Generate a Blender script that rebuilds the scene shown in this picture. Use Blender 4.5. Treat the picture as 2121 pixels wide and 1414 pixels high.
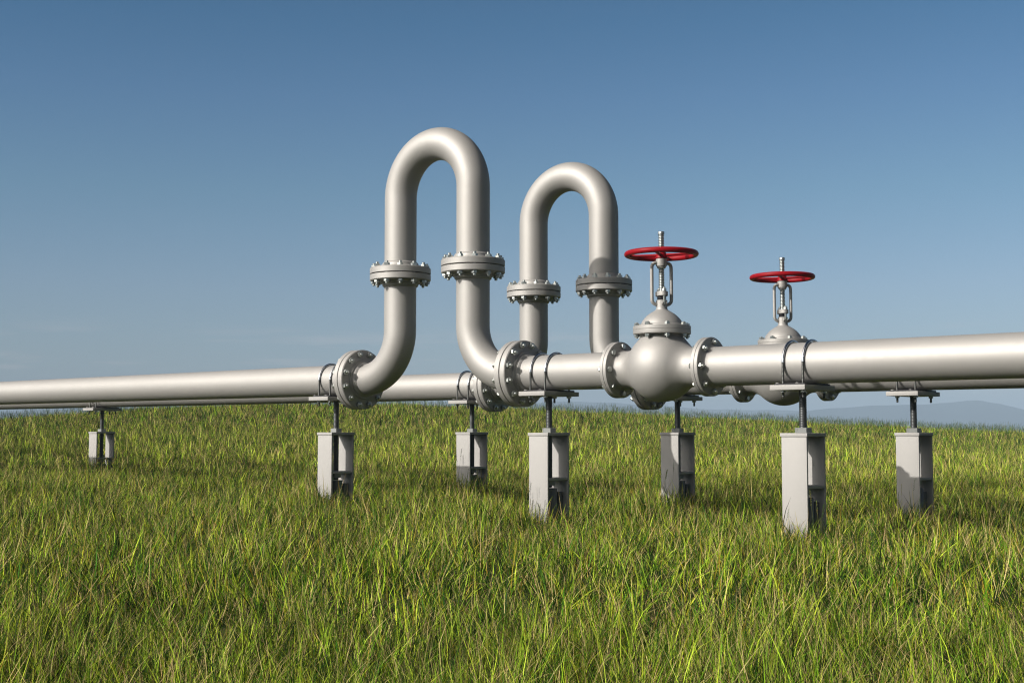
import bpy, bmesh, math, random
import numpy as np
from mathutils import Vector, Matrix
from math import sin, cos, pi, radians, sqrt, atan2

SC = bpy.context.scene
COL = SC.collection
for o in list(bpy.data.objects):
    bpy.data.objects.remove(o)

# ------------------------------------------------------------------ units
R = 0.2            # pipe radius in metres; everything on the pipes is written in pipe radii
ZA = 1.88          # height of the pipe axis above the grass field's zero level
D = 13.2248        # distance between the two pipelines (pipe radii)
SP = 6.1086        # distance between the two legs of a loop

# ------------------------------------------------------------------ camera
F_PX, PITCH, YAW = 2632.6, 0.0698, 0.7003
CAM = Vector((56.3387 * R, -55.9987 * R, -3.2341 * R + ZA))
cd = bpy.data.cameras.new('camera')
cam = bpy.data.objects.new('camera', cd)
COL.objects.link(cam)
cd.sensor_width = 36.0
cd.lens = 36.0 * F_PX / 2121.0
cd.clip_start = 0.05
cd.clip_end = 60000
fwd = Vector((-sin(YAW) * cos(PITCH), cos(YAW) * cos(PITCH), sin(PITCH)))
rgt = Vector((cos(YAW), sin(YAW), 0))
upv = rgt.cross(fwd)
m = Matrix((rgt, upv, -fwd)).transposed().to_4x4()
m.translation = CAM
cam.matrix_world = m
SC.camera = cam

# ------------------------------------------------------------------ light
SUN_EL, SUN_AZ = radians(27.8), radians(21.5)      # azimuth measured from -Y towards -X
SUN = Vector((-sin(SUN_AZ) * cos(SUN_EL), -cos(SUN_AZ) * cos(SUN_EL), sin(SUN_EL)))
W = bpy.data.worlds.new('World')
SC.world = W
W.use_nodes = True
nt = W.node_tree
nt.nodes.clear()
out = nt.nodes.new('ShaderNodeOutputWorld')
bg = nt.nodes.new('ShaderNodeBackground')
sky = nt.nodes.new('ShaderNodeTexSky')
sky.sky_type = 'NISHITA'
sky.sun_disc = False
sky.sun_elevation = SUN_EL
sky.sun_rotation = atan2(SUN.x, SUN.y)
sky.altitude = 200
sky.air_density = 1.0
sky.dust_density = 0.6
sky.ozone_density = 1.6
# grade of the sky by height above the horizon: greyer low down, deeper blue higher up
wtc = nt.nodes.new('ShaderNodeTexCoord')
wsx = nt.nodes.new('ShaderNodeSeparateXYZ')
nt.links.new(wtc.outputs['Generated'], wsx.inputs[0])
wrp = nt.nodes.new('ShaderNodeValToRGB')
wst = [(0.0, (0.72, 0.83, 1.0)), (0.11, (0.71, 0.83, 1.0)), (0.183, (0.53, 0.80, 0.93)), (0.254, (0.37, 0.69, 0.91)),
       (0.311, (0.21, 0.60, 0.83)), (0.6, (0.07, 0.22, 0.34))]
for i_, (p_, c_) in enumerate(wst):
    e_ = wrp.color_ramp.elements[i_] if i_ < 2 else wrp.color_ramp.elements.new(p_)
    e_.position = p_
    e_.color = (*c_, 1)
nt.links.new(wsx.outputs['Z'], wrp.inputs[0])
wmx = nt.nodes.new('ShaderNodeMixRGB')
wmx.blend_type = 'MULTIPLY'
wmx.inputs[0].default_value = 1.0
nt.links.new(sky.outputs[0], wmx.inputs[1])
nt.links.new(wrp.outputs[0], wmx.inputs[2])
# broad warm glow added round the sun, behind the camera, as fill light
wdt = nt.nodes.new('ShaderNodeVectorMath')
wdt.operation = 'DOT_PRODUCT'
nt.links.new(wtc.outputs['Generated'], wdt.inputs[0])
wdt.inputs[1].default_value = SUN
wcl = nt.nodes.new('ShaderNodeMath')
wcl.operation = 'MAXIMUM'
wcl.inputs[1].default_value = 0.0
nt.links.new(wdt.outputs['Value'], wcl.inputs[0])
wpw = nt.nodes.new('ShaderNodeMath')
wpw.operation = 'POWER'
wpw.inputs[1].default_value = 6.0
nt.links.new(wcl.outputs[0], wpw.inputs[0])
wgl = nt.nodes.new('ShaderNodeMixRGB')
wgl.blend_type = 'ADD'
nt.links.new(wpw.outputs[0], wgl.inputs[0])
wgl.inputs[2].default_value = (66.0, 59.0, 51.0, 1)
# faint cloud wisps low over the horizon
wmp = nt.nodes.new('ShaderNodeMapping')
wmp.inputs['Scale'].default_value = (3.0, 3.0, 34.0)
nt.links.new(wtc.outputs['Generated'], wmp.inputs[0])
wnz = nt.nodes.new('ShaderNodeTexNoise')
wnz.inputs['Scale'].default_value = 2.2
wnz.inputs['Detail'].default_value = 7
wnz.inputs['Roughness'].default_value = 0.55
nt.links.new(wmp.outputs[0], wnz.inputs['Vector'])
wcr = nt.nodes.new('ShaderNodeValToRGB')
wcr.color_ramp.elements[0].position = 0.52
wcr.color_ramp.elements[1].position = 0.66
nt.links.new(wnz.outputs[0], wcr.inputs[0])
wel = nt.nodes.new('ShaderNodeValToRGB')
we = wel.color_ramp.elements
we[0].position, we[0].color = 0.0, (0.75, 0.75, 0.75, 1)
we[1].position, we[1].color = 0.085, (0, 0, 0, 1)
e_ = we.new(0.045)
e_.color = (0.55, 0.55, 0.55, 1)
nt.links.new(wsx.outputs['Z'], wel.inputs[0])
wml = nt.nodes.new('ShaderNodeMath')
wml.operation = 'MULTIPLY'
nt.links.new(wcr.outputs[0], wml.inputs[0])
nt.links.new(wel.outputs[0], wml.inputs[1])
wcm = nt.nodes.new('ShaderNodeMixRGB')
nt.links.new(wml.outputs[0], wcm.inputs[0])
nt.links.new(wmx.outputs[0], wcm.inputs[1])
wcm.inputs[2].default_value = (9.0, 7.8, 7.6, 1)
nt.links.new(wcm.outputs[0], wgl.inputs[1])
# sky dimmed towards +X, out of view, to cut the fill on that side
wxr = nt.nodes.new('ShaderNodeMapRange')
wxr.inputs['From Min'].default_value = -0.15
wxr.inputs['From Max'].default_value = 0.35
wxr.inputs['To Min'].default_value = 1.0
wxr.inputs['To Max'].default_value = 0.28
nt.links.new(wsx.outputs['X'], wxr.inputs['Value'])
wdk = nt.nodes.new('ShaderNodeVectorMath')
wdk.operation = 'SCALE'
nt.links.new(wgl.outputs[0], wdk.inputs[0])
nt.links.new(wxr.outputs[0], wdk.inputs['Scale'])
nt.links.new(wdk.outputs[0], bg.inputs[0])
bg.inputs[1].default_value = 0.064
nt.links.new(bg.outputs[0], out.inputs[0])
sl = bpy.data.lights.new('sun', 'SUN')
sl.energy = 4.7
sl.angle = radians(0.5)
sl.color = (1.0, 0.945, 0.875)
so = bpy.data.objects.new('sun', sl)
COL.objects.link(so)
so.rotation_euler = SUN.to_track_quat('Z', 'Y').to_euler()
so.location = (0, 0, 30)
SC.view_settings.view_transform = 'Standard'
SC.view_settings.look = 'None'
SC.view_settings.gamma = 1
SC.view_settings.exposure = 0.5
SC.render.engine = 'CYCLES'
SC.cycles.max_bounces = 6
SC.cycles.diffuse_bounces = 4
SC.cycles.glossy_bounces = 3
SC.cycles.transmission_bounces = 3
SC.cycles.volume_bounces = 0
SC.cycles.use_denoising = True
SC.cycles.denoising_prefilter = 'NONE'
SC.cycles.filter_width = 1.2


# ------------------------------------------------------------------ materials
def new_mat(name):
    mt = bpy.data.materials.new(name)
    mt.use_nodes = True
    n = mt.node_tree.nodes
    return mt, n, mt.node_tree.links, n['Principled BSDF']


def paint(name, col, rough=0.4, metal=0.0, var=0.03, bump=0.0, scale=6.0, spec=0.5, coat=0.0):
    mt, n, l, p = new_mat(name)
    tc = n.new('ShaderNodeTexCoord')
    nz = n.new('ShaderNodeTexNoise')
    nz.inputs['Scale'].default_value = scale
    nz.inputs['Detail'].default_value = 6
    nz.inputs['Roughness'].default_value = 0.65
    l.new(tc.outputs['Object'], nz.inputs['Vector'])
    rp = n.new('ShaderNodeValToRGB')
    rp.color_ramp.elements[0].position = 0.3
    rp.color_ramp.elements[1].position = 0.7
    rp.color_ramp.elements[0].color = [c * (1 - var) for c in col] + [1]
    rp.color_ramp.elements[1].color = [min(1, c * (1 + var)) for c in col] + [1]
    l.new(nz.outputs[0], rp.inputs[0])
    l.new(rp.outputs[0], p.inputs['Base Color'])
    mr = n.new('ShaderNodeMapRange')
    mr.inputs['To Min'].default_value = rough - 0.05
    mr.inputs['To Max'].default_value = rough + 0.05
    nz2 = n.new('ShaderNodeTexNoise')
    nz2.inputs['Scale'].default_value = scale * 5
    nz2.inputs['Detail'].default_value = 4
    l.new(tc.outputs['Object'], nz2.inputs['Vector'])
    l.new(nz2.outputs[0], mr.inputs['Value'])
    l.new(mr.outputs[0], p.inputs['Roughness'])
    p.inputs['Metallic'].default_value = metal
    p.inputs['Specular IOR Level'].default_value = spec
    if coat:
        p.inputs['Coat Weight'].default_value = coat
        p.inputs['Coat Roughness'].default_value = 0.15
    if bump:
        bp = n.new('ShaderNodeBump')
        bp.inputs['Strength'].default_value = bump
        bp.inputs['Distance'].default_value = 0.002
        nz3 = n.new('ShaderNodeTexNoise')
        nz3.inputs['Scale'].default_value = scale * 30
        nz3.inputs['Detail'].default_value = 3
        l.new(tc.outputs['Object'], nz3.inputs['Vector'])
        l.new(nz3.outputs[0], bp.inputs['Height'])
        l.new(bp.outputs[0], p.inputs['Normal'])
    return mt


M = {}
M['pipe'] = paint('pipe_paint', (0.300, 0.292, 0.279), 0.60, 0.45, 0.015, 0.0, 3.0)
M['box'] = paint('support_paint', (0.276, 0.270, 0.260), 0.6, 0.0, 0.02, 0.0, 8.0, 0.3)
M['red'] = paint('red_enamel', (0.20, 0.003, 0.007), 0.45, 0.0, 0.06, 0.0, 9.0, 0.13, 0.0)
M['nut'] = paint('zinc_nut', (0.40, 0.42, 0.40), 0.32, 0.85, 0.08, 0.0, 30.0)
M['screw'] = paint('dark_screw_steel', (0.06, 0.064, 0.066), 0.42, 0.6, 0.15, 0.0, 20.0)
M['collar'] = paint('grey_collar_steel', (0.19, 0.2, 0.193), 0.5, 0.3, 0.05, 0.05, 15.0)
M['jack'] = paint('painted_jack_steel', (0.10, 0.10, 0.098), 0.5, 0.0, 0.1, 0.0, 12.0)
M['chrome'] = paint('bright_rod_steel', (0.55, 0.57, 0.60), 0.16, 1.0, 0.03, 0.0, 20.0)
M['thread'] = paint('dark_thread_steel', (0.07, 0.073, 0.07), 0.4, 0.6, 0.2, 0.0, 40.0)
M['stem'] = paint('valve_stem_steel', (0.36, 0.385, 0.38), 0.42, 0.9, 0.06, 0.0, 30.0)
M['rubber'] = paint('black_rubber', (0.012, 0.012, 0.014), 0.6, 0.0, 0.1, 0.0, 20.0, 0.3)


# ------------------------------------------------------------------ mesh building (pipe radii)
class MB:
    def __init__(s):
        s.v, s.f, s.mi = [], [], []

    def add(s, vs, fs, mi=0, mat=None):
        k = len(s.v)
        if mat is not None:
            vs = [tuple(mat @ Vector(v)) for v in vs]
        s.v += [tuple(v) for v in vs]
        s.f += [tuple(i + k for i in f) for f in fs]
        s.mi += [mi] * len(fs)
        return s

    def lathe(s, prof, n=48, mat=None, mi=0, phase=0.0, cap=True):
        # prof: list of (radius, z) from bottom to top; turned about z
        vs, fs = [], []
        for r, z in prof:
            for i in range(n):
                a = phase + 2 * pi * i / n
                vs.append((r * cos(a), r * sin(a), z))
        for j in range(len(prof) - 1):
            for i in range(n):
                i2 = (i + 1) % n
                fs.append((j * n + i, j * n + i2, (j + 1) * n + i2, (j + 1) * n + i))
        if cap:
            if prof[0][0] > 1e-6:
                fs.append(tuple(reversed(range(n))))
            if prof[-1][0] > 1e-6:
                fs.append(tuple(range((len(prof) - 1) * n, len(prof) * n)))
        return s.add(vs, fs, mi, mat)

    def tube(s, pts, r, n=16, mi=0, closed=False, caps=True, mat=None):
        pts = [Vector(p) for p in pts]
        N = len(pts)
        rr = r if isinstance(r, (list, tuple)) else [r] * N
        vs, fs = [], []
        ref = None
        for i, p in enumerate(pts):
            if closed:
                t = (pts[(i + 1) % N] - pts[i - 1]).normalized()
            else:
                t = (pts[min(i + 1, N - 1)] - pts[max(i - 1, 0)]).normalized()
            if ref is None:
                ref = Vector((0, 1, 0)) if abs(t.y) < 0.9 else Vector((0, 0, 1))
            a = (ref - t * ref.dot(t)).normalized()
            ref = a
            b = t.cross(a)
            for k in range(n):
                g = 2 * pi * k / n
                vs.append(p + (a * cos(g) + b * sin(g)) * rr[i])
        for i in range(N if closed else N - 1):
            j = (i + 1) % N
            for k in range(n):
                k2 = (k + 1) % n
                fs.append((i * n + k, i * n + k2, j * n + k2, j * n + k))
        if caps and not closed:
            fs.append(tuple(reversed(range(n))))
            fs.append(tuple(range((N - 1) * n, N * n)))
        return s.add(vs, fs, mi, mat)

    def box(s, a, b, bev=0.0, mi=0, mat=None):
        bm = bmesh.new()
        bmesh.ops.create_cube(bm, size=1.0)
        for v in bm.verts:
            v.co = Vector([a[i] if v.co[i] < 0 else b[i] for i in range(3)])
        if bev:
            bmesh.ops.bevel(bm, geom=bm.edges[:], offset=bev, segments=2, profile=0.5, affect='EDGES')
        bm.verts.index_update()
        vs = [tuple(v.co) for v in bm.verts]
        fs = [tuple(v.index for v in f.verts) for f in bm.faces]
        bm.free()
        return s.add(vs, fs, mi, mat)

    def hexnut(s, r, z0, z1, mat=None, phase=0.0, ch=0.12):
        h = z1 - z0
        c = ch * r
        # chamfered hex prism
        return s.lathe([(r * 0.9, z0), (r, z0 + c * 0.6), (r, z1 - c * 0.6), (r * 0.88, z1)], 6, mat, 0, phase)

    def build(s, name, mats, parent=None, ang=35, loc=None):
        me = bpy.data.meshes.new(name)
        me.from_pydata([(x * R, y * R, z * R) for x, y, z in s.v], [], s.f)
        mats = mats if isinstance(mats, (list, tuple)) else [mats]
        for mm in mats:
            me.materials.append(mm)
        if len(mats) > 1:
            me.polygons.foreach_set('material_index', s.mi)
        bm = bmesh.new()
        bm.from_mesh(me)
        bmesh.ops.recalc_face_normals(bm, faces=bm.faces[:])
        bm.to_mesh(me)
        bm.free()
        me.shade_smooth()
        me.set_sharp_from_angle(angle=radians(ang))
        me.update()
        o = bpy.data.objects.new(name, me)
        COL.objects.link(o)
        if parent is not None:
            o.parent = parent
        if loc is not None:
            o.location = [c * R for c in loc]
        return o


def empty(name, loc):
    o = bpy.data.objects.new(name, None)
    COL.objects.link(o)
    o.empty_display_size = 0.3
    o.location = loc
    return o


def tag(o, label=None, cat=None, group=None, kind=None):
    if label: o['label'] = label
    if cat: o['category'] = cat
    if group: o['group'] = group
    if kind: o['kind'] = kind
    return o


def children(o):
    return [c for c in ALL() if c.parent == o]


def ALL():
    return list(COL.objects)


def copy_tree(o, parent=None):
    c = o.copy()
    COL.objects.link(c)
    if parent is not None:
        c.parent = parent
    kids = [k for k in o.children]
    for k in kids:
        copy_tree(k, c)
    return c


ROTX = Matrix.Rotation(pi / 2, 4, 'Y')        # turns +z onto +x


def dup_mesh(o, name, parent, loc, rot):
    c = o.copy()
    c.name = name
    COL.objects.link(c)
    c.parent = parent
    c.location = [q * R for q in loc]
    c.rotation_euler = rot
    return c


rnd = random.Random(7)

# ------------------------------------------------------------------ ground shape (metres)
U0 = Vector((rgt.x, rgt.y))
V0 = Vector((-sin(YAW), cos(YAW)))


def bumps(x, y):
    return (0.030 * np.sin(x * 0.9 + 1.3) * np.cos(y * 0.7 + 0.4) + 0.018 * np.sin(x * 2.1 + y * 1.7)
            + 0.10 * np.sin(x * 0.11 + 2) * np.sin(y * 0.13 + 1))


def ground_z(x, y):
    x = np.asarray(x, float)
    y = np.asarray(y, float)
    dx, dy = x - CAM.x, y - CAM.y
    u = (dx * U0.x + dy * U0.y) / R
    v = (dx * V0.x + dy * V0.y) / R
    uu = u + 50
    su = np.where(uu > 0, 124.0, 77.0)
    sv = np.where(v < 300, 90.0, 150.0)
    hill = 10.8 * np.exp(-0.5 * (uu / su) ** 2) * np.exp(-0.5 * ((v - 300) / sv) ** 2)
    far = np.clip((v - 420) / 800.0, 0, 1) * 9.0
    near = 0.9 * np.clip((52 - v) / 30.0, 0, 1.3)      # the field falls a little towards the camera
    z = (-9.45 + hill - far - near) * R + ZA
    return z + bumps(x, y) * np.clip(v / 40.0, 0.2, 1)


# ------------------------------------------------------------------ ground sheet
def soil_material():
    mt, n, l, p = new_mat('soil_and_thatch')
    tc = n.new('ShaderNodeTexCoord')
    nz = n.new('ShaderNodeTexNoise')
    nz.inputs['Scale'].default_value = 3.0
    nz.inputs['Detail'].default_value = 10
    l.new(tc.outputs['Object'], nz.inputs['Vector'])
    rp = n.new('ShaderNodeValToRGB')
    e = rp.color_ramp.elements
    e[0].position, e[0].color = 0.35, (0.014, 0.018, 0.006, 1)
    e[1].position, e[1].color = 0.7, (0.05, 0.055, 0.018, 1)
    l.new(nz.outputs[0], rp.inputs[0])
    l.new(rp.outputs[0], p.inputs['Base Color'])
    p.inputs['Roughness'].default_value = 0.95
    p.inputs['Specular IOR Level'].default_value = 0.1
    return mt


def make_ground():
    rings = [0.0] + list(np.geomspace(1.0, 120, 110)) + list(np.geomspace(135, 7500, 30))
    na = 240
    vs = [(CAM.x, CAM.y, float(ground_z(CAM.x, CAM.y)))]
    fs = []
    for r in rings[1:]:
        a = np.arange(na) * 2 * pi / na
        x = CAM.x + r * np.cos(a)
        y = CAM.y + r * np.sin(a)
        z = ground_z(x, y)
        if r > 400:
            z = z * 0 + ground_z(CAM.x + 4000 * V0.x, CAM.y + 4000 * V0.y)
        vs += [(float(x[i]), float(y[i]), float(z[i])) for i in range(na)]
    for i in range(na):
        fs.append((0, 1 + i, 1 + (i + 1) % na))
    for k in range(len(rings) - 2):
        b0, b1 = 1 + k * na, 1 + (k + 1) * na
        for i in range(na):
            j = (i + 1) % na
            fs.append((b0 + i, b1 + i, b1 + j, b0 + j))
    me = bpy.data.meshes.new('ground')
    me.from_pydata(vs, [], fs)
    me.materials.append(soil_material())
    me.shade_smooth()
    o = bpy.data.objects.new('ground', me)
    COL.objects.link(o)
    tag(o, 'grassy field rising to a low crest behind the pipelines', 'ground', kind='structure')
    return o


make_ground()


# ------------------------------------------------------------------ far hills
def ridge(name, dist, pts, label, col, seed):
    """pts: (photo x, photo y of the skyline); built as a real ridge of that height, a kilometre deep"""
    rr = random.Random(seed)
    xs = np.linspace(pts[0][0], pts[-1][0], 220)
    ys = np.interp(xs, [p[0] for p in pts], [p[1] for p in pts])
    base = float(ground_z(CAM.x + 4000 * V0.x, CAM.y + 4000 * V0.y)) - 2
    vs, fs = [], []
    nr = 14
    ph = [rr.uniform(0, 6.28) for _ in range(12)]
    for i, (px, py) in enumerate(zip(xs, ys)):
        lat = (px - 1060.5) / F_PX * dist
        hgt = (894 - py) / F_PX * dist
        for k in range(6):
            hgt += dist * 0.00035 * sin(px * 0.013 * 1.9 ** k + ph[k]) / 1.6 ** k
        hgt = max(hgt, 2)
        for j in range(nr):
            t = j / (nr - 1)
            dd = dist + (t - 0.5) * dist * 0.28
            prof = max(0.0, 1 - abs(t - 0.5) * 2) ** 1.3
            w = 1 + 0.22 * sin(px * 0.02 + t * 9 + ph[7]) * (1 - prof) + 0.12 * sin(px * 0.057 - t * 17 + ph[8]) * (1 - prof)
            x = CAM.x + lat * rgt.x + dd * V0.x
            y = CAM.y + lat * rgt.y + dd * V0.y
            z = base + (CAM.z + hgt - base) * prof * w
            vs.append((x, y, z))
    for i in range(len(xs) - 1):
        for j in range(nr - 1):
            a = i * nr + j
            fs.append((a, a + nr, a + nr + 1, a + 1))
    me = bpy.data.meshes.new(name)
    me.from_pydata(vs, [], fs)
    mt, n, l, p = new_mat(name + '_cover')
    tc = n.new('ShaderNodeTexCoord')
    nz = n.new('ShaderNodeTexNoise')
    nz.inputs['Scale'].default_value = 0.006
    nz.inputs['Detail'].default_value = 8
    l.new(tc.outputs['Object'], nz.inputs['Vector'])
    rp = n.new('ShaderNodeValToRGB')
    rp.color_ramp.elements[0].position, rp.color_ramp.elements[1].position = 0.35, 0.65
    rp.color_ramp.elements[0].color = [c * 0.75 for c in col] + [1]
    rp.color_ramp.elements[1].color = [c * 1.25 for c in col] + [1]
    l.new(nz.outputs[0], rp.inputs[0])
    l.new(rp.outputs[0], p.inputs['Base Color'])
    p.inputs['Roughness'].default_value = 1.0
    p.inputs['Specular IOR Level'].default_value = 0.0
    me.materials.append(mt)
    me.shade_smooth()
    o = bpy.data.objects.new(name, me)
    COL.objects.link(o)
    tag(o, label, 'hills', kind='structure')


ridge('hills', 2500, [(1100, 893), (1350, 876), (1520, 862), (1660, 849), (1780, 839), (1850, 836), (1900, 836), (1960, 830), (2010, 826), (2060, 832), (2121, 851),
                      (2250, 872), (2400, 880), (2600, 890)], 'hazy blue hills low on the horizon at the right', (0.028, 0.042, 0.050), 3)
ridge('hills', 2900, [(-400, 870), (-150, 858), (0, 850), (120, 857), (260, 862), (420, 858), (620, 850), (800, 842), (980, 838), (1120, 829),
                      (1200, 828), (1330, 838), (1480, 844), (1600, 848), (1800, 860), (2121, 858), (2500, 865)],
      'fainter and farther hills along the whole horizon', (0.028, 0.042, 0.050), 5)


# ------------------------------------------------------------------ pipeline
def arc(cx, cz, r, a0, a1, n):
    return [(cx + r * cos(a0 + (a1 - a0) * i / n), 0, cz + r * sin(a0 + (a1 - a0) * i / n)) for i in range(n + 1)]


def bolt_mesh(name, half, rn, hn, rs, ext, parent, head_low=False):
    b = MB()
    hx = Matrix.Rotation(0.4, 4, 'Z')
    b.hexnut(rn, half, half + hn)
    b.hexnut(rn, -half - hn, -half, phase=0.5)
    top = half + hn + ext
    low = -half - hn - ext
    if head_low:
        b.lathe([(rs, 0), (rs, top - 0.03), (rs * 0.75, top)], 14)
    else:
        b.lathe([(rs * 0.75, low), (rs, low + 0.03), (rs, top - 0.03), (rs * 0.75, top)], 14)
    return b.build(name, M['nut'], parent)


def flange_pair(parent, centre, axis, rad=1.903, th=0.385, gap=0.055, nb=12, rb=1.65, hub=True, label=None):
    """two bolted flange rings face to face, hub collars on both sides; returns the part with its bolts"""
    b = MB()
    mat = Matrix.Translation(centre) @ (ROTX if axis == 'x' else Matrix.Identity(4))
    g = gap / 2
    ch = 0.05
    for s in (1, -1):
        pr = [(1.0, g), (rad - 0.02, g), (rad, g + 0.02), (rad, g + th - ch), (rad - ch, g + th), (1.33, g + th),
              (1.27, g + th + 0.03), (1.25, g + th + 0.07), (1.25, g + th + 0.13), (1.23, g + th + 0.16), (1.14, g + th + 0.17),
              (1.12, g + th + 0.2), (1.12, g + th + 0.28), (1.05, g + th + 0.36), (0.99, g + th + 0.40)]
        if s < 0:
            pr = [(r, -z) for r, z in pr]
        b.lathe(pr, 96, mat, cap=False)
    b.lathe([(1.25, -g - 0.01), (1.25, g + 0.01)], 64, mat, 1, cap=False)      # gasket
    o = b.build('flange_joint', [M['pipe'], M['rubber']], parent)
    first = None
    for i in range(nb):
        a = 2 * pi * (i + 0.5) / nb
        if axis == 'x':
            loc = (centre[0], centre[1] + rb * sin(a), centre[2] + rb * cos(a))
            rot = (Matrix.Rotation(pi / 2, 3, 'Y') @ Matrix.Rotation(rnd.uniform(0, 1.05), 3, 'Z')).to_euler()
        else:
            loc = (centre[0] + rb * sin(a), centre[1] + rb * cos(a), centre[2])
            rot = (0, 0, rnd.uniform(0, 1.05))
        if BOLT.get('b') is None:
            BOLT['b'] = bolt_mesh('flange_bolt', g + th, 0.19, 0.165, 0.095, 0.13, o)
            BOLT['b'].location = [q * R for q in loc]
            BOLT['b'].rotation_euler = rot
        else:
            dup_mesh(BOLT['b'], 'flange_bolt', o, loc, rot)
    return o


BOLT = {}
XL, XR = 16.68, 22.30          # where the valve's end flanges meet the pipe's
XA, XB = -3.66, SP + 3.66      # flange joints at the feet of the loop
ZF = 6.47                      # flange joints on the legs
HC = 14.308                    # centre line of the loop's top
EL = 3.0                       # elbow radius


def small_flange(parent, x, side, name):
    """pipe-side half of the valve's end joint"""
    b = MB()
    s = side
    pr = [(0.9, 0.012), (1.50, 0.012), (1.51, 0.022), (1.51, 0.185), (1.48, 0.21), (1.22, 0.215), (1.14, 0.235), (1.07, 0.29), (1.025, 0.39), (0.998, 0.5)]
    if s < 0:
        pr = [(r, -z) for r, z in pr]
    b.lathe(pr, 96, Matrix.Translation((x, 0, 0)) @ ROTX, cap=False)
    return b.build(name, M['pipe'], parent)


pl = empty('pipeline', (0, 0, ZA))
tag(pl, 'nearer grey painted steel pipeline with the larger upright expansion loop', 'pipeline', 'parallel steel pipelines')
N = 96


def straight(x0, x1):
    b = MB()
    n = max(2, int((x1 - x0) / 4))
    b.tube([(x0 + (x1 - x0) * i / n, 0, 0) for i in range(n + 1)], 1.0, N)
    return b.build('straight_pipe', M['pipe'], pl)


straight(-140, XA - 0.3)
straight(XB + 0.3, XL - 0.02)
straight(XR + 0.02, 105)
# elbows
b = MB()
b.tube([(XA + 0.3, 0, 0)] + arc(-EL, EL, EL, -pi / 2, 0, 40) + [(0, 0, ZF - 0.3)], 1.0, N)
b.build('elbow_pipe', M['pipe'], pl)
b = MB()
b.tube([(XB - 0.3, 0, 0)] + arc(SP + EL, EL, EL, -pi / 2, -pi, 40) + [(SP, 0, ZF - 0.3)], 1.0, N)
b.build('elbow_pipe', M['pipe'], pl)
# loop
b = MB()
rr_ = SP / 2
b.tube([(0, 0, ZF + 0.3)] + arc(rr_, HC - rr_, rr_, pi, 0, 72) + [(SP, 0, ZF + 0.3)], 1.0, N)
b.build('loop_pipe', M['pipe'], pl)
flange_pair(pl, (XA, 0, 0), 'x')
flange_pair(pl, (XB, 0, 0), 'x')
flange_pair(pl, (0, 0, ZF), 'z')
flange_pair(pl, (SP, 0, ZF), 'z')
small_flange(pl, XL, -1, 'pipe_flange')
small_flange(pl, XR, 1, 'pipe_flange')

# ------------------------------------------------------------------ gate valve
XV = 19.45
vl = empty('gate_valve', (XV * R, 0, ZA))
tag(vl, 'grey globe bodied valve with red handwheel on the nearer pipeline', 'valve', 'valves with red handwheels')


def valve_body():
    """one cast shell: bulb, upward neck and two side necks blended (radial solve of a smooth union)"""
    c = Vector((0, 0, 0.1))
    xa, xb = XL - XV, XR - XV

    def smin(a, b, k):
        h = max(k - abs(a - b), 0) / k
        return min(a, b) - h * h * k * 0.25

    def f(p):
        d1 = (p - c).length - 1.85
        ry = math.hypot(p.y, p.z)
        d2 = max(ry - 1.0, xa - p.x, p.x - xb)
        rz = math.hypot(p.x, p.y)
        d3 = max(rz - 1.0, p.z - 1.80, -p.z)
        # straight bores, flared where they leave the bulb
        return smin(smin(d1, d2, 0.42), d3, 0.42)
    vs, fs = [], []
    nu, nv = 180, 120

    def hit(d):
        t0, t1 = 0.5, 4.5
        # march outward to the last inside point
        t = 0.5
        last = 0.5
        while t < 3.3:
            if f(c + d * t) < 0:
                last = t
            t += 0.06
        t0, t1 = last, last + 0.06
        for _ in range(12):
            tm = (t0 + t1) / 2
            if f(c + d * tm) < 0: t0 = tm
            else: t1 = tm
        return t0
    # parametrise about the x axis so that necks are sampled well
    for j in range(nv + 1):
        th = pi * j / nv
        for i in range(nu):
            ph = 2 * pi * i / nu
            d = Vector((-cos(th), sin(th) * sin(ph), sin(th) * cos(ph)))
            vs.append(c + d * hit(d))
    for j in range(nv):
        for i in range(nu):
            i2 = (i + 1) % nu
            fs.append((j * nu + i, j * nu + i2, (j + 1) * nu + i2, (j + 1) * nu + i))
    b = MB()
    b.add(vs, fs)
    # mounting rings cast on the body
    b.lathe([(0.98, 1.60), (1.04, 1.70), (1.10, 1.76), (1.2, 1.80)], 72, cap=False)
    for s, x in ((-1, xa), (1, xb)):
        pr = [(1.51, 0.012), (1.51, 0.185), (1.48, 0.21), (1.22, 0.215), (1.14, 0.235), (1.07, 0.29), (1.025, 0.39), (0.998, 0.5)]
        pr = [(1.50, 0.004)] + pr
        pr = [(r, -s * z) for r, z in pr]
        b.lathe(pr, 96, Matrix.Translation((x, 0, 0)) @ ROTX, cap=False)
    return b.build('valve_body', M['pipe'], vl, ang=40)


body = valve_body()
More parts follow.
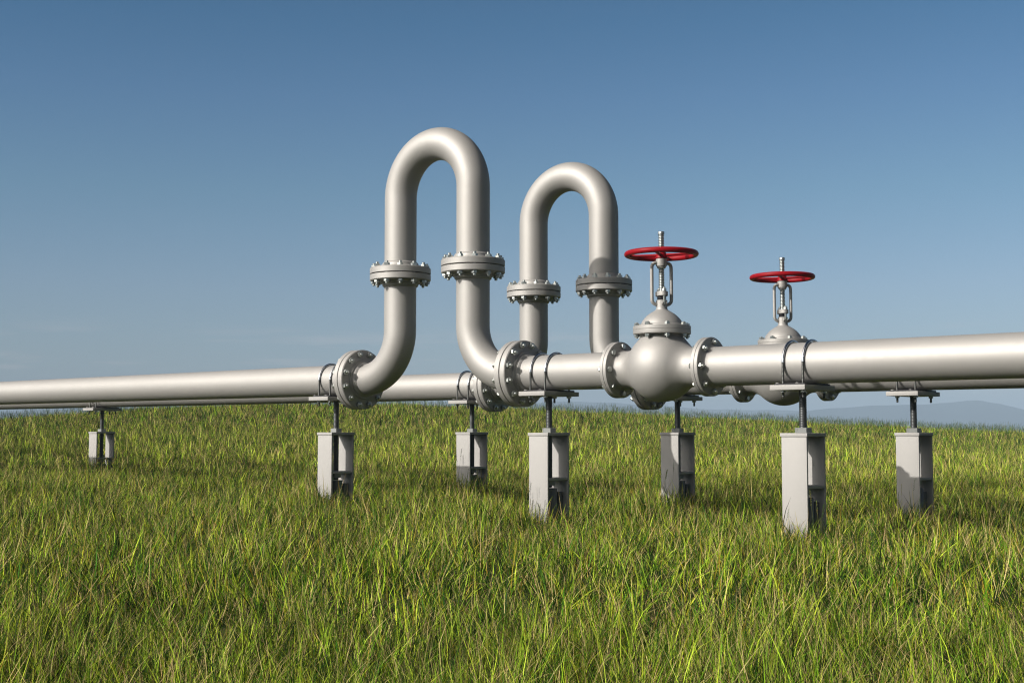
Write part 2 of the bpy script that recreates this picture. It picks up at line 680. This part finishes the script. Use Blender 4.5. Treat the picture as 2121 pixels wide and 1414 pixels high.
# bolts of the two end joints and of the bonnet
vb = None
for s, x in ((-1, XL - XV), (1, XR - XV)):
    for i in range(8):
        a = 2 * pi * i / 8
        loc = (x, 1.265 * sin(a), 1.265 * cos(a))
        # hexagon head towards +x on the left joint, nut and stud end towards +x on the right one
        rot = (Matrix.Rotation(pi / 2 if s > 0 else -pi / 2, 3, 'Y') @ Matrix.Rotation(rnd.uniform(0, 1.05), 3, 'Z')).to_euler()
        if vb is None:
            vb = bolt_mesh('end_bolt', 0.215, 0.155, 0.14, 0.085, 0.10, body, head_low=True)
            vb.location = [q * R for q in loc]
            vb.rotation_euler = rot
        else:
            dup_mesh(vb, 'end_bolt', body, loc, rot)
b = MB()
b.lathe([(1.0, 1.77), (1.45, 1.775), (1.505, 1.80), (1.512, 1.83), (1.512, 2.005), (1.50, 2.015), (1.49, 2.02), (1.50, 2.025), (1.512, 2.035),
         (1.512, 2.20), (1.49, 2.222), (1.18, 2.225), (1.16, 2.25), (1.155, 2.30), (1.10, 2.33),
         (1.08, 2.38), (1.02, 2.50), (0.93, 2.62), (0.80, 2.76), (0.66, 2.87), (0.52, 2.96), (0.40, 3.03), (0.33, 3.075), (0.30, 3.12), (0.295, 3.2),
         (0.295, 3.58), (0.27, 3.60), (0.0, 3.60)], 96)
for a in (0.98,):
    pass
YA = radians(56)         # the gland bolts lie on this bearing from -Y towards +X
gdir = Vector((sin(YA), -cos(YA), 0))
ydir = Vector((cos(YA), sin(YA), 0))
for s in (1, -1):        # lugs for the gland bolts
    c = gdir * (0.33 * s)
    for t in (-1, 1):
        q = c + ydir * 0.105 * t
        b.lathe([(0.07, -0.035), (0.085, -0.025), (0.085, 0.025), (0.07, 0.035)], 16,
                Matrix.Translation((q.x, q.y, 3.42)) @ ydir.to_track_quat('Z', 'Y').to_matrix().to_4x4())
bonnet = b.build('bonnet', M['pipe'], vl)
bb = None
for i in range(8):
    a = 2 * pi * i / 8
    loc = (1.345 * sin(a), 1.345 * cos(a), 2.0)
    rot = (0, 0, rnd.uniform(0, 1.05))
    if bb is None:
        b = MB()
        b.hexnut(0.14, 0.222, 0.37)
        b.lathe([(0.075, 0.1), (0.075, 0.395), (0.05, 0.41)], 12)
        b.hexnut(0.14, -0.36, -0.225)
        b.lathe([(0.05, -0.44), (0.075, -0.42), (0.075, 0)], 12)
        bb = b.build('bonnet_bolt', M['nut'], bonnet)
        bb.location = [q * R for q in loc]
        bb.rotation_euler = rot
    else:
        dup_mesh(bb, 'bonnet_bolt', bonnet, loc, rot)

# yoke: two bent arms and the sleeve that carries the wheel
b = MB()
for s in (1, -1):
    prof = [(0.22, 3.36), (0.33, 3.36), (0.40, 3.385), (0.49, 3.45), (0.535, 3.52), (0.55, 3.62), (0.55, 4.0), (0.55, 4.6), (0.55, 5.0), (0.55, 5.28),
            (0.535, 5.40), (0.49, 5.49), (0.41, 5.545), (0.33, 5.56), (0.2, 5.56)]
    b.tube([ydir * (s * r) + Vector((0, 0, z)) for r, z in prof], 0.092, 18)
b.lathe([(0.17, 5.27), (0.20, 5.27), (0.235, 5.33), (0.24, 5.38), (0.285, 5.40), (0.29, 5.42), (0.29, 5.77), (0.27, 5.79), (0.17, 5.79)], 48, cap=False)
b.build('yoke', M['pipe'], vl)


def thread_prof(r0, r1, z0, z1, pitch):
    pr = []
    z = z0
    while z < z1:
        pr += [(r0, z), (r1, z + pitch * 0.28), (r1, z + pitch * 0.52), (r0, z + pitch * 0.8)]
        z += pitch
    return pr


b = MB()
b.lathe([(0.12, 3.62)] + thread_prof(0.118, 0.157, 3.7, 7.0, 0.086) + [(0.118, 7.03), (0.118, 7.06), (0.165, 7.07), (0.17, 7.085), (0.17, 7.215), (0.155, 7.23), (0, 7.23)], 24)
b.build('stem', M['stem'], vl, ang=60)
b = MB()
b.lathe([(0.25, 3.60), (0.22, 3.625), (0.235, 3.66), (0.25, 3.69), (0.23, 3.72), (0.245, 3.79), (0.24, 3.81)], 32)
b.build('packing', M['rubber'], vl)
# gland flange: an oval plate pulled down by two bolts
b = MB()
ov = []
for k in range(48):
    a = 2 * pi * k / 48
    rr2 = 1 / sqrt((cos(a) / 0.47) ** 2 + (sin(a) / 0.30) ** 2)
    ov.append(gdir * (rr2 * cos(a)) + ydir * (rr2 * sin(a)))
lv = [(0.93, 3.805), (1.0, 3.83), (1.0, 4.02), (0.94, 4.045)]
vs = [tuple(p * s2 + Vector((0, 0, z))) for s2, z in lv for p in ov]
fs = [(j * 48 + i, j * 48 + (i + 1) % 48, (j + 1) * 48 + (i + 1) % 48, (j + 1) * 48 + i) for j in range(3) for i in range(48)]
fs += [tuple(reversed(range(48))), tuple(range(3 * 48, 4 * 48))]
b.add(vs, fs)
gl = b.build('gland', M['pipe'], vl)
gb = None
for s in (1, -1):
    c = gdir * (0.35 * s)
    b = MB()
    b.hexnut(0.13, 4.045, 4.19)
    b.lathe([(0.06, 3.34), (0.065, 3.36), (0.065, 4.25), (0.045, 4.27)], 14)
    if gb is None:
        gb = b.build('gland_bolt', M['nut'], gl, loc=tuple(c))
    else:
        dup_mesh(gb, 'gland_bolt', gl, tuple(c), (0, 0, 0.5))

# handwheel
ZW = 6.03
b = MB()
b.tube([(1.81 * cos(2 * pi * k / 96), 1.81 * sin(2 * pi * k / 96), ZW) for k in range(96)], 0.147, 24, closed=True)
hw = b.build('handwheel', M['red'], vl)
b = MB()
b.lathe([(0.17, 5.792), (0.30, 5.792), (0.32, 5.81), (0.315, 5.87), (0.27, 5.95), (0.255, 6.05), (0.25, 6.10), (0.235, 6.12), (0.17, 6.12)], 40, cap=False)
b.build('wheel_hub', M['red'], hw)
sp0 = None
for k in range(4):
    a = radians(20 + 90 * k)
    if sp0 is None:
        b = MB()
        vs, fs = [], []
        secs = [(0.22, 5.98, 0.095, 0.085), (0.6, 5.985, 0.085, 0.07), (1.2, 6.0, 0.075, 0.06), (1.72, 6.02, 0.09, 0.065)]
        for r_, z_, w_, h_ in secs:
            for g in range(12):
                gg = 2 * pi * g / 12
                vs.append((r_, w_ * cos(gg), z_ + h_ * sin(gg)))
        for j in range(3):
            for g in range(12):
                g2 = (g + 1) % 12
                fs.append((j * 12 + g, j * 12 + g2, (j + 1) * 12 + g2, (j + 1) * 12 + g))
        b.add(vs, fs)
        sp0 = b.build('wheel_spoke', M['red'], hw)
        sp0.rotation_euler = (0, 0, a)
    else:
        dup_mesh(sp0, 'wheel_spoke', hw, (0, 0, 0), (0, 0, a))

# the second pipeline and valve
pl2 = copy_tree(pl)
pl2.location = (0, D * R, ZA)
tag(pl2, 'farther grey painted steel pipeline, its loop behind and right of the larger one')
vl2 = copy_tree(vl)
vl2.location = (XV * R, D * R, ZA)
tag(vl2, 'red handwheel valve partly hidden behind the nearer pipe, on the farther pipeline')

# ------------------------------------------------------------------ pipe support
BASE = -9.75


def make_support():
    z = lambda q: q - BASE
    t = empty('pipe_support', (0, 0, 0))
    for s in (1, -1):
        b = MB()
        ya, yb = (0.84, 0.97) if s > 0 else (-0.97, -0.84)
        b.box((-0.66, ya, 0), (0.66, yb, z(-3.53)), 0.012)
        b.build('side_panel', M['box'], t)
    b = MB()
    b.box((-0.715, -1.015, z(-3.53)), (0.715, 1.015, z(-3.36)), 0.015)
    b.build('cap_plate', M['box'], t)
    b = MB()
    b.box((-0.655, -0.84, z(-6.0)), (0.655, 0.84, z(-5.86)), 0.01)
    b.build('shelf', M['box'], t)
    b = MB()
    b.hexnut(0.40, z(-3.36), z(-3.10), phase=0.32, ch=0.04)
    b.build('collar_nut', M['collar'], t)
    b = MB()
    b.hexnut(0.36, z(-6.29), z(-6.0), phase=0.2, ch=0.04)
    b.build('lock_nut', M['collar'], t)
    b = MB()
    b.lathe([(0.10, z(-6.42))] + thread_prof(0.172, 0.18, z(-6.40), z(-1.34), 0.082) + [(0.158, z(-1.32))], 28)
    b.build('screw', M['screw'], t, ang=60)
    b = MB()
    b.lathe([(0.44, 0), (0.44, z(-6.50)), (0.41, z(-6.45)), (0.0, z(-6.45))], 40)
    b.box((-0.32, 0.44, 0), (0.35, 0.80, z(-6.66)), 0.02)
    b.build('jack_foot', M['jack'], t)
    b = MB()
    b.box((-0.92, -1.575, z(-1.32)), (0.92, 1.575, z(-1.075)), 0.018)
    sa = b.build('saddle_plate', M['box'], t)
    b = MB()
    # rubber pad with rounded corners
    rc, hx, hy = 0.14, 0.84, 1.36
    ol = []
    for cx, cy, a0 in ((hx - rc, hy - rc, 0), (-hx + rc, hy - rc, pi / 2), (-hx + rc, -hy + rc, pi), (hx - rc, -hy + rc, 1.5 * pi)):
        for k in range(7):
            a = a0 + pi / 2 * k / 6
            ol.append((cx + rc * cos(a), cy + rc * sin(a)))
    n = len(ol)
    lv = [(1.0, -1.075), (1.0, -1.02), (0.985, -0.992)]
    vs = [(x * s2, y * s2, z(q)) for s2, q in lv for x, y in ol]
    fs = [(j * n + i, j * n + (i + 1) % n, (j + 1) * n + (i + 1) % n, (j + 1) * n + i) for j in range(2) for i in range(n)]
    fs += [tuple(reversed(range(n))), tuple(range(2 * n, 3 * n))]
    b.add(vs, fs)
    b.build('rubber_pad', M['rubber'], t)
    first = None
    for xo in (-0.465, 0.585):
        b = MB()
        top = [(0, -1.08, z(0.02))] + [(0, -1.08 * cos(a), z(1.08 * sin(a))) for a in [pi * k / 40 for k in range(1, 40)]] + [(0, 1.08, z(0.02))]
        b.tube(top, 0.067, 16, caps=False)
        for s in (1, -1):
            b.lathe([(0.05, z(-1.68)), (0.058, z(-1.66))] + thread_prof(0.054, 0.068, z(-1.64), z(0.0), 0.062) + [(0.06, z(0.02))], 14,
                    Matrix.Translation((0, 1.08 * s, 0)), mi=1)
        u = b.build('u_bolt', [M['chrome'], M['thread']], t, ang=50, loc=(xo, 0, 0))
        for s in (1, -1):
            if first is None:
                b = MB()
                b.hexnut(0.135, z(-1.43), z(-1.33), ch=0.1)
                first = b.build('nut', M['nut'], u, loc=(0, 1.08 * s, 0))
                first.rotation_euler = (0, 0, rnd.uniform(0, 1))
            else:
                dup_mesh(first, 'nut', u, (0, 1.08 * s, 0), (0, 0, rnd.uniform(0, 1)))
        b = MB()
        b.tube([(0, -1.30, z(-1.075)), (0, -1.18, z(-1.075))], 0.115, 20)
        b.build('stop_lug', M['box'], t, loc=(xo - 0.22, 0, 0))
    return t


sup = make_support()
G = 'screw jack pipe supports standing in the grass'
spots = [(-5.82, 0, 'white screw jack support under the nearer pipe, just left of the big loop'),
         (11.866, 0, 'white support under the nearer pipe by the right foot flange of the big loop'),
         (27.5, 0, 'tallest looking and closest white support, under the nearer pipe right of the valves'),
         (-54.3, D, 'smallest and farthest white support, at far left, with grass seen through its frame'),
         (-5.82, D, 'white support under the farther pipe, seen between the two legs of the big loop'),
         (11.866, D, 'support mostly in shade under the farther pipe, below the nearer round valve body'),
         (27.5, D, 'rightmost white support, under the farther pipe, with a slanting shadow on its face')]
for i, (x, y, lab) in enumerate(spots):
    o = sup if i == 0 else copy_tree(sup)
    o.location = (x * R, y * R, ZA + BASE * R)
    tag(o, lab, 'pipe support', G)


# ------------------------------------------------------------------ grass
def grass_material(name, trans=0.14):
    mt, n, l, p = new_mat(name)
    at = n.new('ShaderNodeAttribute')
    at.attribute_name = 'tint'
    oi = n.new('ShaderNodeObjectInfo')
    hsv = n.new('ShaderNodeHueSaturation')
    mr = n.new('ShaderNodeMapRange')
    mr.inputs['To Min'].default_value = 0.62
    mr.inputs['To Max'].default_value = 1.38
    l.new(oi.outputs['Random'], mr.inputs['Value'])
    l.new(mr.outputs[0], hsv.inputs['Value'])
    mh = n.new('ShaderNodeMapRange')
    mh.inputs['To Min'].default_value = 0.478
    mh.inputs['To Max'].default_value = 0.518
    mm_ = n.new('ShaderNodeMath')
    mm_.operation = 'FRACT'
    m2 = n.new('ShaderNodeMath')
    m2.operation = 'MULTIPLY'
    m2.inputs[1].default_value = 17.3
    l.new(oi.outputs['Random'], m2.inputs[0])
    l.new(m2.outputs[0], mm_.inputs[0])
    l.new(mm_.outputs[0], mh.inputs['Value'])
    l.new(mh.outputs[0], hsv.inputs['Hue'])
    l.new(at.outputs['Color'], hsv.inputs['Color'])
    l.new(hsv.outputs[0], p.inputs['Base Color'])
    p.inputs['Roughness'].default_value = 0.6
    p.inputs['Specular IOR Level'].default_value = 0.08
    tr = n.new('ShaderNodeBsdfTranslucent')
    l.new(hsv.outputs[0], tr.inputs['Color'])
    mx = n.new('ShaderNodeMixShader')
    mx.inputs[0].default_value = trans
    l.new(p.outputs[0], mx.inputs[1])
    l.new(tr.outputs[0], mx.inputs[2])
    l.new(mx.outputs[0], n['Material Output'].inputs['Surface'])
    return mt


PAL = [((0.130, 0.235, 0.010), 27), ((0.325, 0.425, 0.030), 25), ((0.034, 0.105, 0.004), 22), ((0.006, 0.022, 0.002), 26),  # the near-black green stands in for shade between blades
       ((0.48, 0.38, 0.16), 10), ((0.33, 0.25, 0.022), 5)]
PW = [w for _, w in PAL]


def blade(V, Fc, C, rg, x, y, h, w, lean, nseg, col, bend=None):
    az = rg.uniform(0, 2 * pi)
    dx, dy = cos(az), sin(az)
    wa = rg.uniform(0, 2 * pi)
    wx, wy = cos(wa), sin(wa)
    bend = rg.uniform(0.0, 0.9) if bend is None else bend
    kink = rg.uniform(0.3, 0.8)
    k0 = len(V)
    tip = rg.random() < 0.25
    px, py, pz = x, y, -0.03
    ang = lean
    for i in range(nseg + 1):
        t = i / nseg
        ww = w * (1 - t ** 1.6) * (0.75 + 0.5 * t if t < 0.5 else 1.0)
        c = col
        if tip and t > 0.6:
            c = (0.36, 0.29, 0.12)
        if i == nseg:
            V.append((px, py, pz)); C.append(c)
        else:
            V.append((px - wx * ww / 2, py - wy * ww / 2, pz)); C.append(c)
            V.append((px + wx * ww / 2, py + wy * ww / 2, pz)); C.append(c)
        seg = h / nseg
        a2 = ang + bend * (t ** 1.5)
        if t > kink:
            a2 += bend * 0.4
        px += dx * sin(a2) * seg
        py += dy * sin(a2) * seg
        pz += cos(a2) * seg
    for i in range(nseg):
        a = k0 + 2 * i
        if i == nseg - 1:
            Fc.append((a, a + 1, a + 2))
        else:
            Fc.append((a, a + 1, a + 3, a + 2))


def tuft(rg, n, rad, hm, wm, nseg, strawy=0.0):
    V, Fc, C = [], [], []
    for k in range(n):
        r_ = rad * sqrt(rg.random())
        a = rg.uniform(0, 2 * pi)
        q = rg.random()
        col = rg.choices(PAL, PW)[0][0]
        if rg.random() < strawy:
            col = (0.40, 0.35, 0.09)
        straw = col[0] > col[1]
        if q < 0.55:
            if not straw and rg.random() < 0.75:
                col = (0.014, 0.040, 0.004)      # most short under-storey blades carry the shade of the gaps in their colour
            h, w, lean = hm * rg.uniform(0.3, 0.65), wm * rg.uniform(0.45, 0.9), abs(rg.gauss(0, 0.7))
        elif q < 0.955:
            h, w, lean = hm * rg.uniform(0.65, 1.05), wm * rg.uniform(0.5, 1.0), abs(rg.gauss(0, 0.5))
        else:
            h, w, lean = hm * rg.uniform(1.1, 1.4), wm * rg.uniform(0.8, 1.1), abs(rg.gauss(0, 0.38))
        if straw:
            w *= 0.6
            lean += 0.15 * rg.random()
        v = rg.uniform(0.6, 1.4)
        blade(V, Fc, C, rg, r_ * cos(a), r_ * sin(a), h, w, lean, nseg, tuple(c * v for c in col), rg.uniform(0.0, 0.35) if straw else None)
    return V, Fc, C


def seed_tuft(rg, n, rad):
    V, Fc, C = [], [], []
    for k in range(n):
        r_ = rad * sqrt(rg.random())
        a = rg.uniform(0, 2 * pi)
        x, y = r_ * cos(a), r_ * sin(a)
        h = rg.uniform(0.40, 0.58)
        az = rg.uniform(0, 2 * pi)
        ln = rg.uniform(0.0, 0.16)
        col = (0.045, 0.085, 0.022) if rg.random() < 0.8 else (0.16, 0.17, 0.05)
        P = []
        for i in range(6):
            t = i / 5
            P.append(Vector((x + cos(az) * ln * h * t * (0.6 + 0.6 * t), y + sin(az) * ln * h * t * (0.6 + 0.6 * t), h * t - 0.02)))
        for w0 in (0, pi / 2):
            wv = Vector((cos(az + w0), sin(az + w0), 0)) * 0.0008
            k0 = len(V)
            for p in P:
                V.append(tuple(p - wv)); V.append(tuple(p + wv)); C.extend([col, col])
            for i in range(5):
                Fc.append((k0 + 2 * i, k0 + 2 * i + 1, k0 + 2 * i + 3, k0 + 2 * i + 2))
        hl = rg.uniform(0.08, 0.13)
        ns = rg.randint(9, 13)
        d = (P[-1] - P[-2]).normalized()
        for i in range(ns):
            c = P[-1] - d * (hl * i / ns)
            aa = az + (i % 2) * pi + rg.uniform(-0.7, 0.7)
            o_ = Vector((cos(aa), sin(aa), 0))
            ln2 = rg.uniform(0.009, 0.015)
            tp = c + o_ * ln2 * 0.55 + d * ln2
            for sd in (Vector((-sin(aa), cos(aa), 0)), o_):
                k0 = len(V)
                mid = (c + tp) / 2
                V.extend([tuple(c), tuple(mid - sd * 0.0032), tuple(tp), tuple(mid + sd * 0.0032)])
                cc = tuple(q * rg.uniform(0.8, 1.5) for q in col)
                C.extend([cc] * 4)
                Fc.append((k0, k0 + 1, k0 + 2, k0 + 3))
    return V, Fc, C


def scatter_object(name, variants, pts, mat, label):
    """one object: its mesh holds the tuft shapes and the spots, a node tree puts the one on the other"""
    V, Fc, C, VI = [], [], [], []
    for i, (v, f, c) in enumerate(variants):
        k = len(V)
        V += v
        Fc += [tuple(q + k for q in ff) for ff in f]
        C += c
        VI += [i] * len(v)
    nb = len(V)
    P = np.array([p[:3] for p in pts])
    V = V + [tuple(p) for p in P]
    me = bpy.data.meshes.new(name)
    me.from_pydata(V, [], Fc)
    nV = len(V)
    a = me.attributes.new('variant', 'INT', 'POINT')
    a.data.foreach_set('value', np.array(VI + [1000] * (nV - nb), dtype=np.int32))
    a = me.attributes.new('pick', 'INT', 'POINT')
    a.data.foreach_set('value', np.array([0] * nb + [len(variants) - 1 - p[3] for p in pts], dtype=np.int32))      # joined instances come out last first
    a = me.attributes.new('turn', 'FLOAT_VECTOR', 'POINT')
    tv = np.zeros((nV, 3), np.float32)
    tv[nb:] = np.array([p[4] for p in pts], np.float32)
    a.data.foreach_set('vector', tv.ravel())
    a = me.attributes.new('size', 'FLOAT_VECTOR', 'POINT')
    tv = np.ones((nV, 3), np.float32)
    tv[nb:] = np.array([p[5] for p in pts], np.float32)
    a.data.foreach_set('vector', tv.ravel())
    a = me.attributes.new('tint', 'FLOAT_COLOR', 'POINT')
    cv = np.ones((nV, 4), np.float32)
    cv[:nb, :3] = np.array(C, np.float32)
    a.data.foreach_set('color', cv.ravel())
    me.materials.append(mat)
    o = bpy.data.objects.new(name, me)
    COL.objects.link(o)
    g = bpy.data.node_groups.new(name + '_scatter', 'GeometryNodeTree')
    g.interface.new_socket('Geometry', in_out='INPUT', socket_type='NodeSocketGeometry')
    g.interface.new_socket('Geometry', in_out='OUTPUT', socket_type='NodeSocketGeometry')
    N_, L = g.nodes, g.links
    gi, go = N_.new('NodeGroupInput'), N_.new('NodeGroupOutput')

    def attr(nm, ty):
        q = N_.new('GeometryNodeInputNamedAttribute')
        q.data_type = ty
        q.inputs['Name'].default_value = nm
        return q.outputs['Attribute']
    va = attr('variant', 'INT')

    def sep(val):
        cm = N_.new('FunctionNodeCompare')
        cm.data_type = 'INT'
        cm.operation = 'EQUAL'
        L.new(va, cm.inputs[2])
        cm.inputs[3].default_value = val
        s = N_.new('GeometryNodeSeparateGeometry')
        s.domain = 'POINT'
        L.new(gi.outputs[0], s.inputs[0])
        L.new(cm.outputs[0], s.inputs['Selection'])
        return s.outputs[0]
    jn = N_.new('GeometryNodeJoinGeometry')
    for i in range(len(variants)):
        ti = N_.new('GeometryNodeGeometryToInstance')
        L.new(sep(i), ti.inputs[0])
        L.new(ti.outputs[0], jn.inputs[0])
    ip = N_.new('GeometryNodeInstanceOnPoints')
    L.new(sep(1000), ip.inputs['Points'])
    L.new(jn.outputs[0], ip.inputs['Instance'])
    ip.inputs['Pick Instance'].default_value = True
    L.new(attr('pick', 'INT'), ip.inputs['Instance Index'])
    L.new(attr('turn', 'FLOAT_VECTOR'), ip.inputs['Rotation'])
    L.new(attr('size', 'FLOAT_VECTOR'), ip.inputs['Scale'])
    L.new(ip.outputs[0], go.inputs[0])
    md = o.modifiers.new('scatter', 'NODES')
    md.node_group = g
    tag(o, label, 'grass', kind='stuff')
    return o


rng = np.random.default_rng(11)


def field(d0, d1, per_m2, half=26.0, margin=2.0):
    """random spots over the part of the field the camera and a step to its side can see"""
    L_ = d1 * math.tan(radians(half)) + margin
    n = int(per_m2 * (d1 - d0) * 2 * L_)
    v = rng.uniform(d0, d1, n)
    u = rng.uniform(-L_, L_, n)
    k = np.abs(u) < v * math.tan(radians(half)) + margin
    u, v = u[k], v[k]
    x = CAM.x + u * U0.x + v * V0.x
    y = CAM.y + u * U0.y + v * V0.y
    keep = np.ones(len(x), bool)
    for sx, sy, _ in spots:
        keep &= ~((np.abs(x - sx * R) < 0.16) & (np.abs(y - sy * R) < 0.22))
    return x[keep], y[keep], v[keep]


def clump(x, y):
    return 0.5 + 0.25 * np.sin(x * 1.7 + 0.6 * np.sin(y * 1.1)) * np.cos(y * 1.3 + 0.8 * np.sin(x * 0.9)) + 0.25 * np.sin(x * 3.9 + y * 2.3 + 1.0)


def spots_for(x, y, v, first, count, smin, smax, tilt=0.12):
    z = ground_z(x, y)
    c = clump(x, y)
    res = []
    pk = rng.integers(first, first + count, len(x))
    for i in range(len(x)):
        s = rng.uniform(smin, smax)
        hz = s * (0.8 + 0.4 * c[i])
        res.append((x[i], y[i], z[i], int(pk[i]), (rng.normal(0, tilt), rng.normal(0, tilt), rng.uniform(0, 6.28)), (s, s, hz)))
    return res


rg = random.Random(5)
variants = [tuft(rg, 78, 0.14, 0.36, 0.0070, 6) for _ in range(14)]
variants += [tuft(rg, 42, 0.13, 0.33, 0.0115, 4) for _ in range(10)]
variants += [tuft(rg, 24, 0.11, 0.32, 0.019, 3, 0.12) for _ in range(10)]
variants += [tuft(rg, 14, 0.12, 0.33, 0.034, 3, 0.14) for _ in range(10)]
P = []
x, y, v = field(1.6, 8.0, 56)
P += spots_for(x, y, v, 0, 14, 0.55, 1.2, 0.2)
x, y, v = field(8.0, 24.0, 42)
P += spots_for(x, y, v, 14, 10, 0.55, 1.2, 0.2)
x, y, v = field(24.0, 42.0, 32)
P += spots_for(x, y, v, 24, 10, 0.45, 1.25, 0.2)
x, y, v = field(42.0, 80.0, 28)
P += spots_for(x, y, v, 34, 10, 0.45, 1.25, 0.2)
x, y, v = field(80.0, 125.0, 7)
P += spots_for(x, y, v, 34, 10, 1.0, 1.4)
# ranker grass against the feet of the supports
ex, ey = [], []
for sx, sy, _ in spots:
    for q in range(26):
        ex.append(sx * R + rng.uniform(-0.28, 0.30))
        ey.append(sy * R - 0.24 - rng.uniform(0, 0.22))
    for q in range(14):
        ex.append(sx * R + 0.18 + rng.uniform(0, 0.2))
        ey.append(sy * R + rng.uniform(-0.25, 0.25))
ex, ey = np.array(ex), np.array(ey)
P += spots_for(ex, ey, ex * 0, 14, 10, 1.0, 1.45)
scatter_object('grass', variants, P, grass_material('grass_blades'), 'long mixed green and straw coloured grass covering the field')

sv = [seed_tuft(rg, 4, 0.11) for _ in range(6)]
P = []
x, y, v = field(6.5, 30.0, 2.0)
k = (clump(x * 0.6, y * 0.6) > 0.42)
P += spots_for(x[k], y[k], v[k], 0, 6, 0.8, 1.1, 0.06)
x, y, v = field(30.0, 90.0, 5.0)
P += spots_for(x, y, v, 0, 6, 0.85, 1.1, 0.06)
# stems beside the supports
ex, ey = [], []
for sx, sy, _ in spots:
    for q in range(1):
        ex.append(sx * R + rng.uniform(-0.25, 0.3))
        ey.append(sy * R - 0.30 - rng.uniform(0, 0.35))
ex, ey = np.array(ex), np.array(ey)
P += spots_for(ex, ey, ex * 0, 0, 6, 1.05, 1.3, 0.05)
scatter_object('seed_grass', sv, P, grass_material('seed_heads', 0.15), 'thin dark seed stalks standing above the grass')

# ------------------------------------------------------------------ air
hb = bpy.data.meshes.new('haze')
x0, x1, z0, z1 = -8000, 8000, -8.0, 116.0
vs = [(x, y, z) for x in (x0, x1) for y in (x0, x1) for z in (z0, z1)]
hb.from_pydata(vs, [], [(0, 1, 3, 2), (4, 6, 7, 5), (0, 4, 5, 1), (2, 3, 7, 6), (0, 2, 6, 4), (1, 5, 7, 3)])
hz = bpy.data.objects.new('haze', hb)
COL.objects.link(hz)
mt = bpy.data.materials.new('haze_air')
mt.use_nodes = True
n = mt.node_tree.nodes
n.clear()
ou = n.new('ShaderNodeOutputMaterial')
pv = n.new('ShaderNodeVolumePrincipled')
pv.inputs['Color'].default_value = (0.352, 0.468, 0.60, 1)
pv.inputs['Density'].default_value = 0.00062
pv.inputs['Anisotropy'].default_value = -0.15
mt.node_tree.links.new(pv.outputs[0], ou.inputs['Volume'])
hb.materials.append(mt)
tag(hz, 'thin blue haze that pales the far hills', 'haze', kind='stuff')
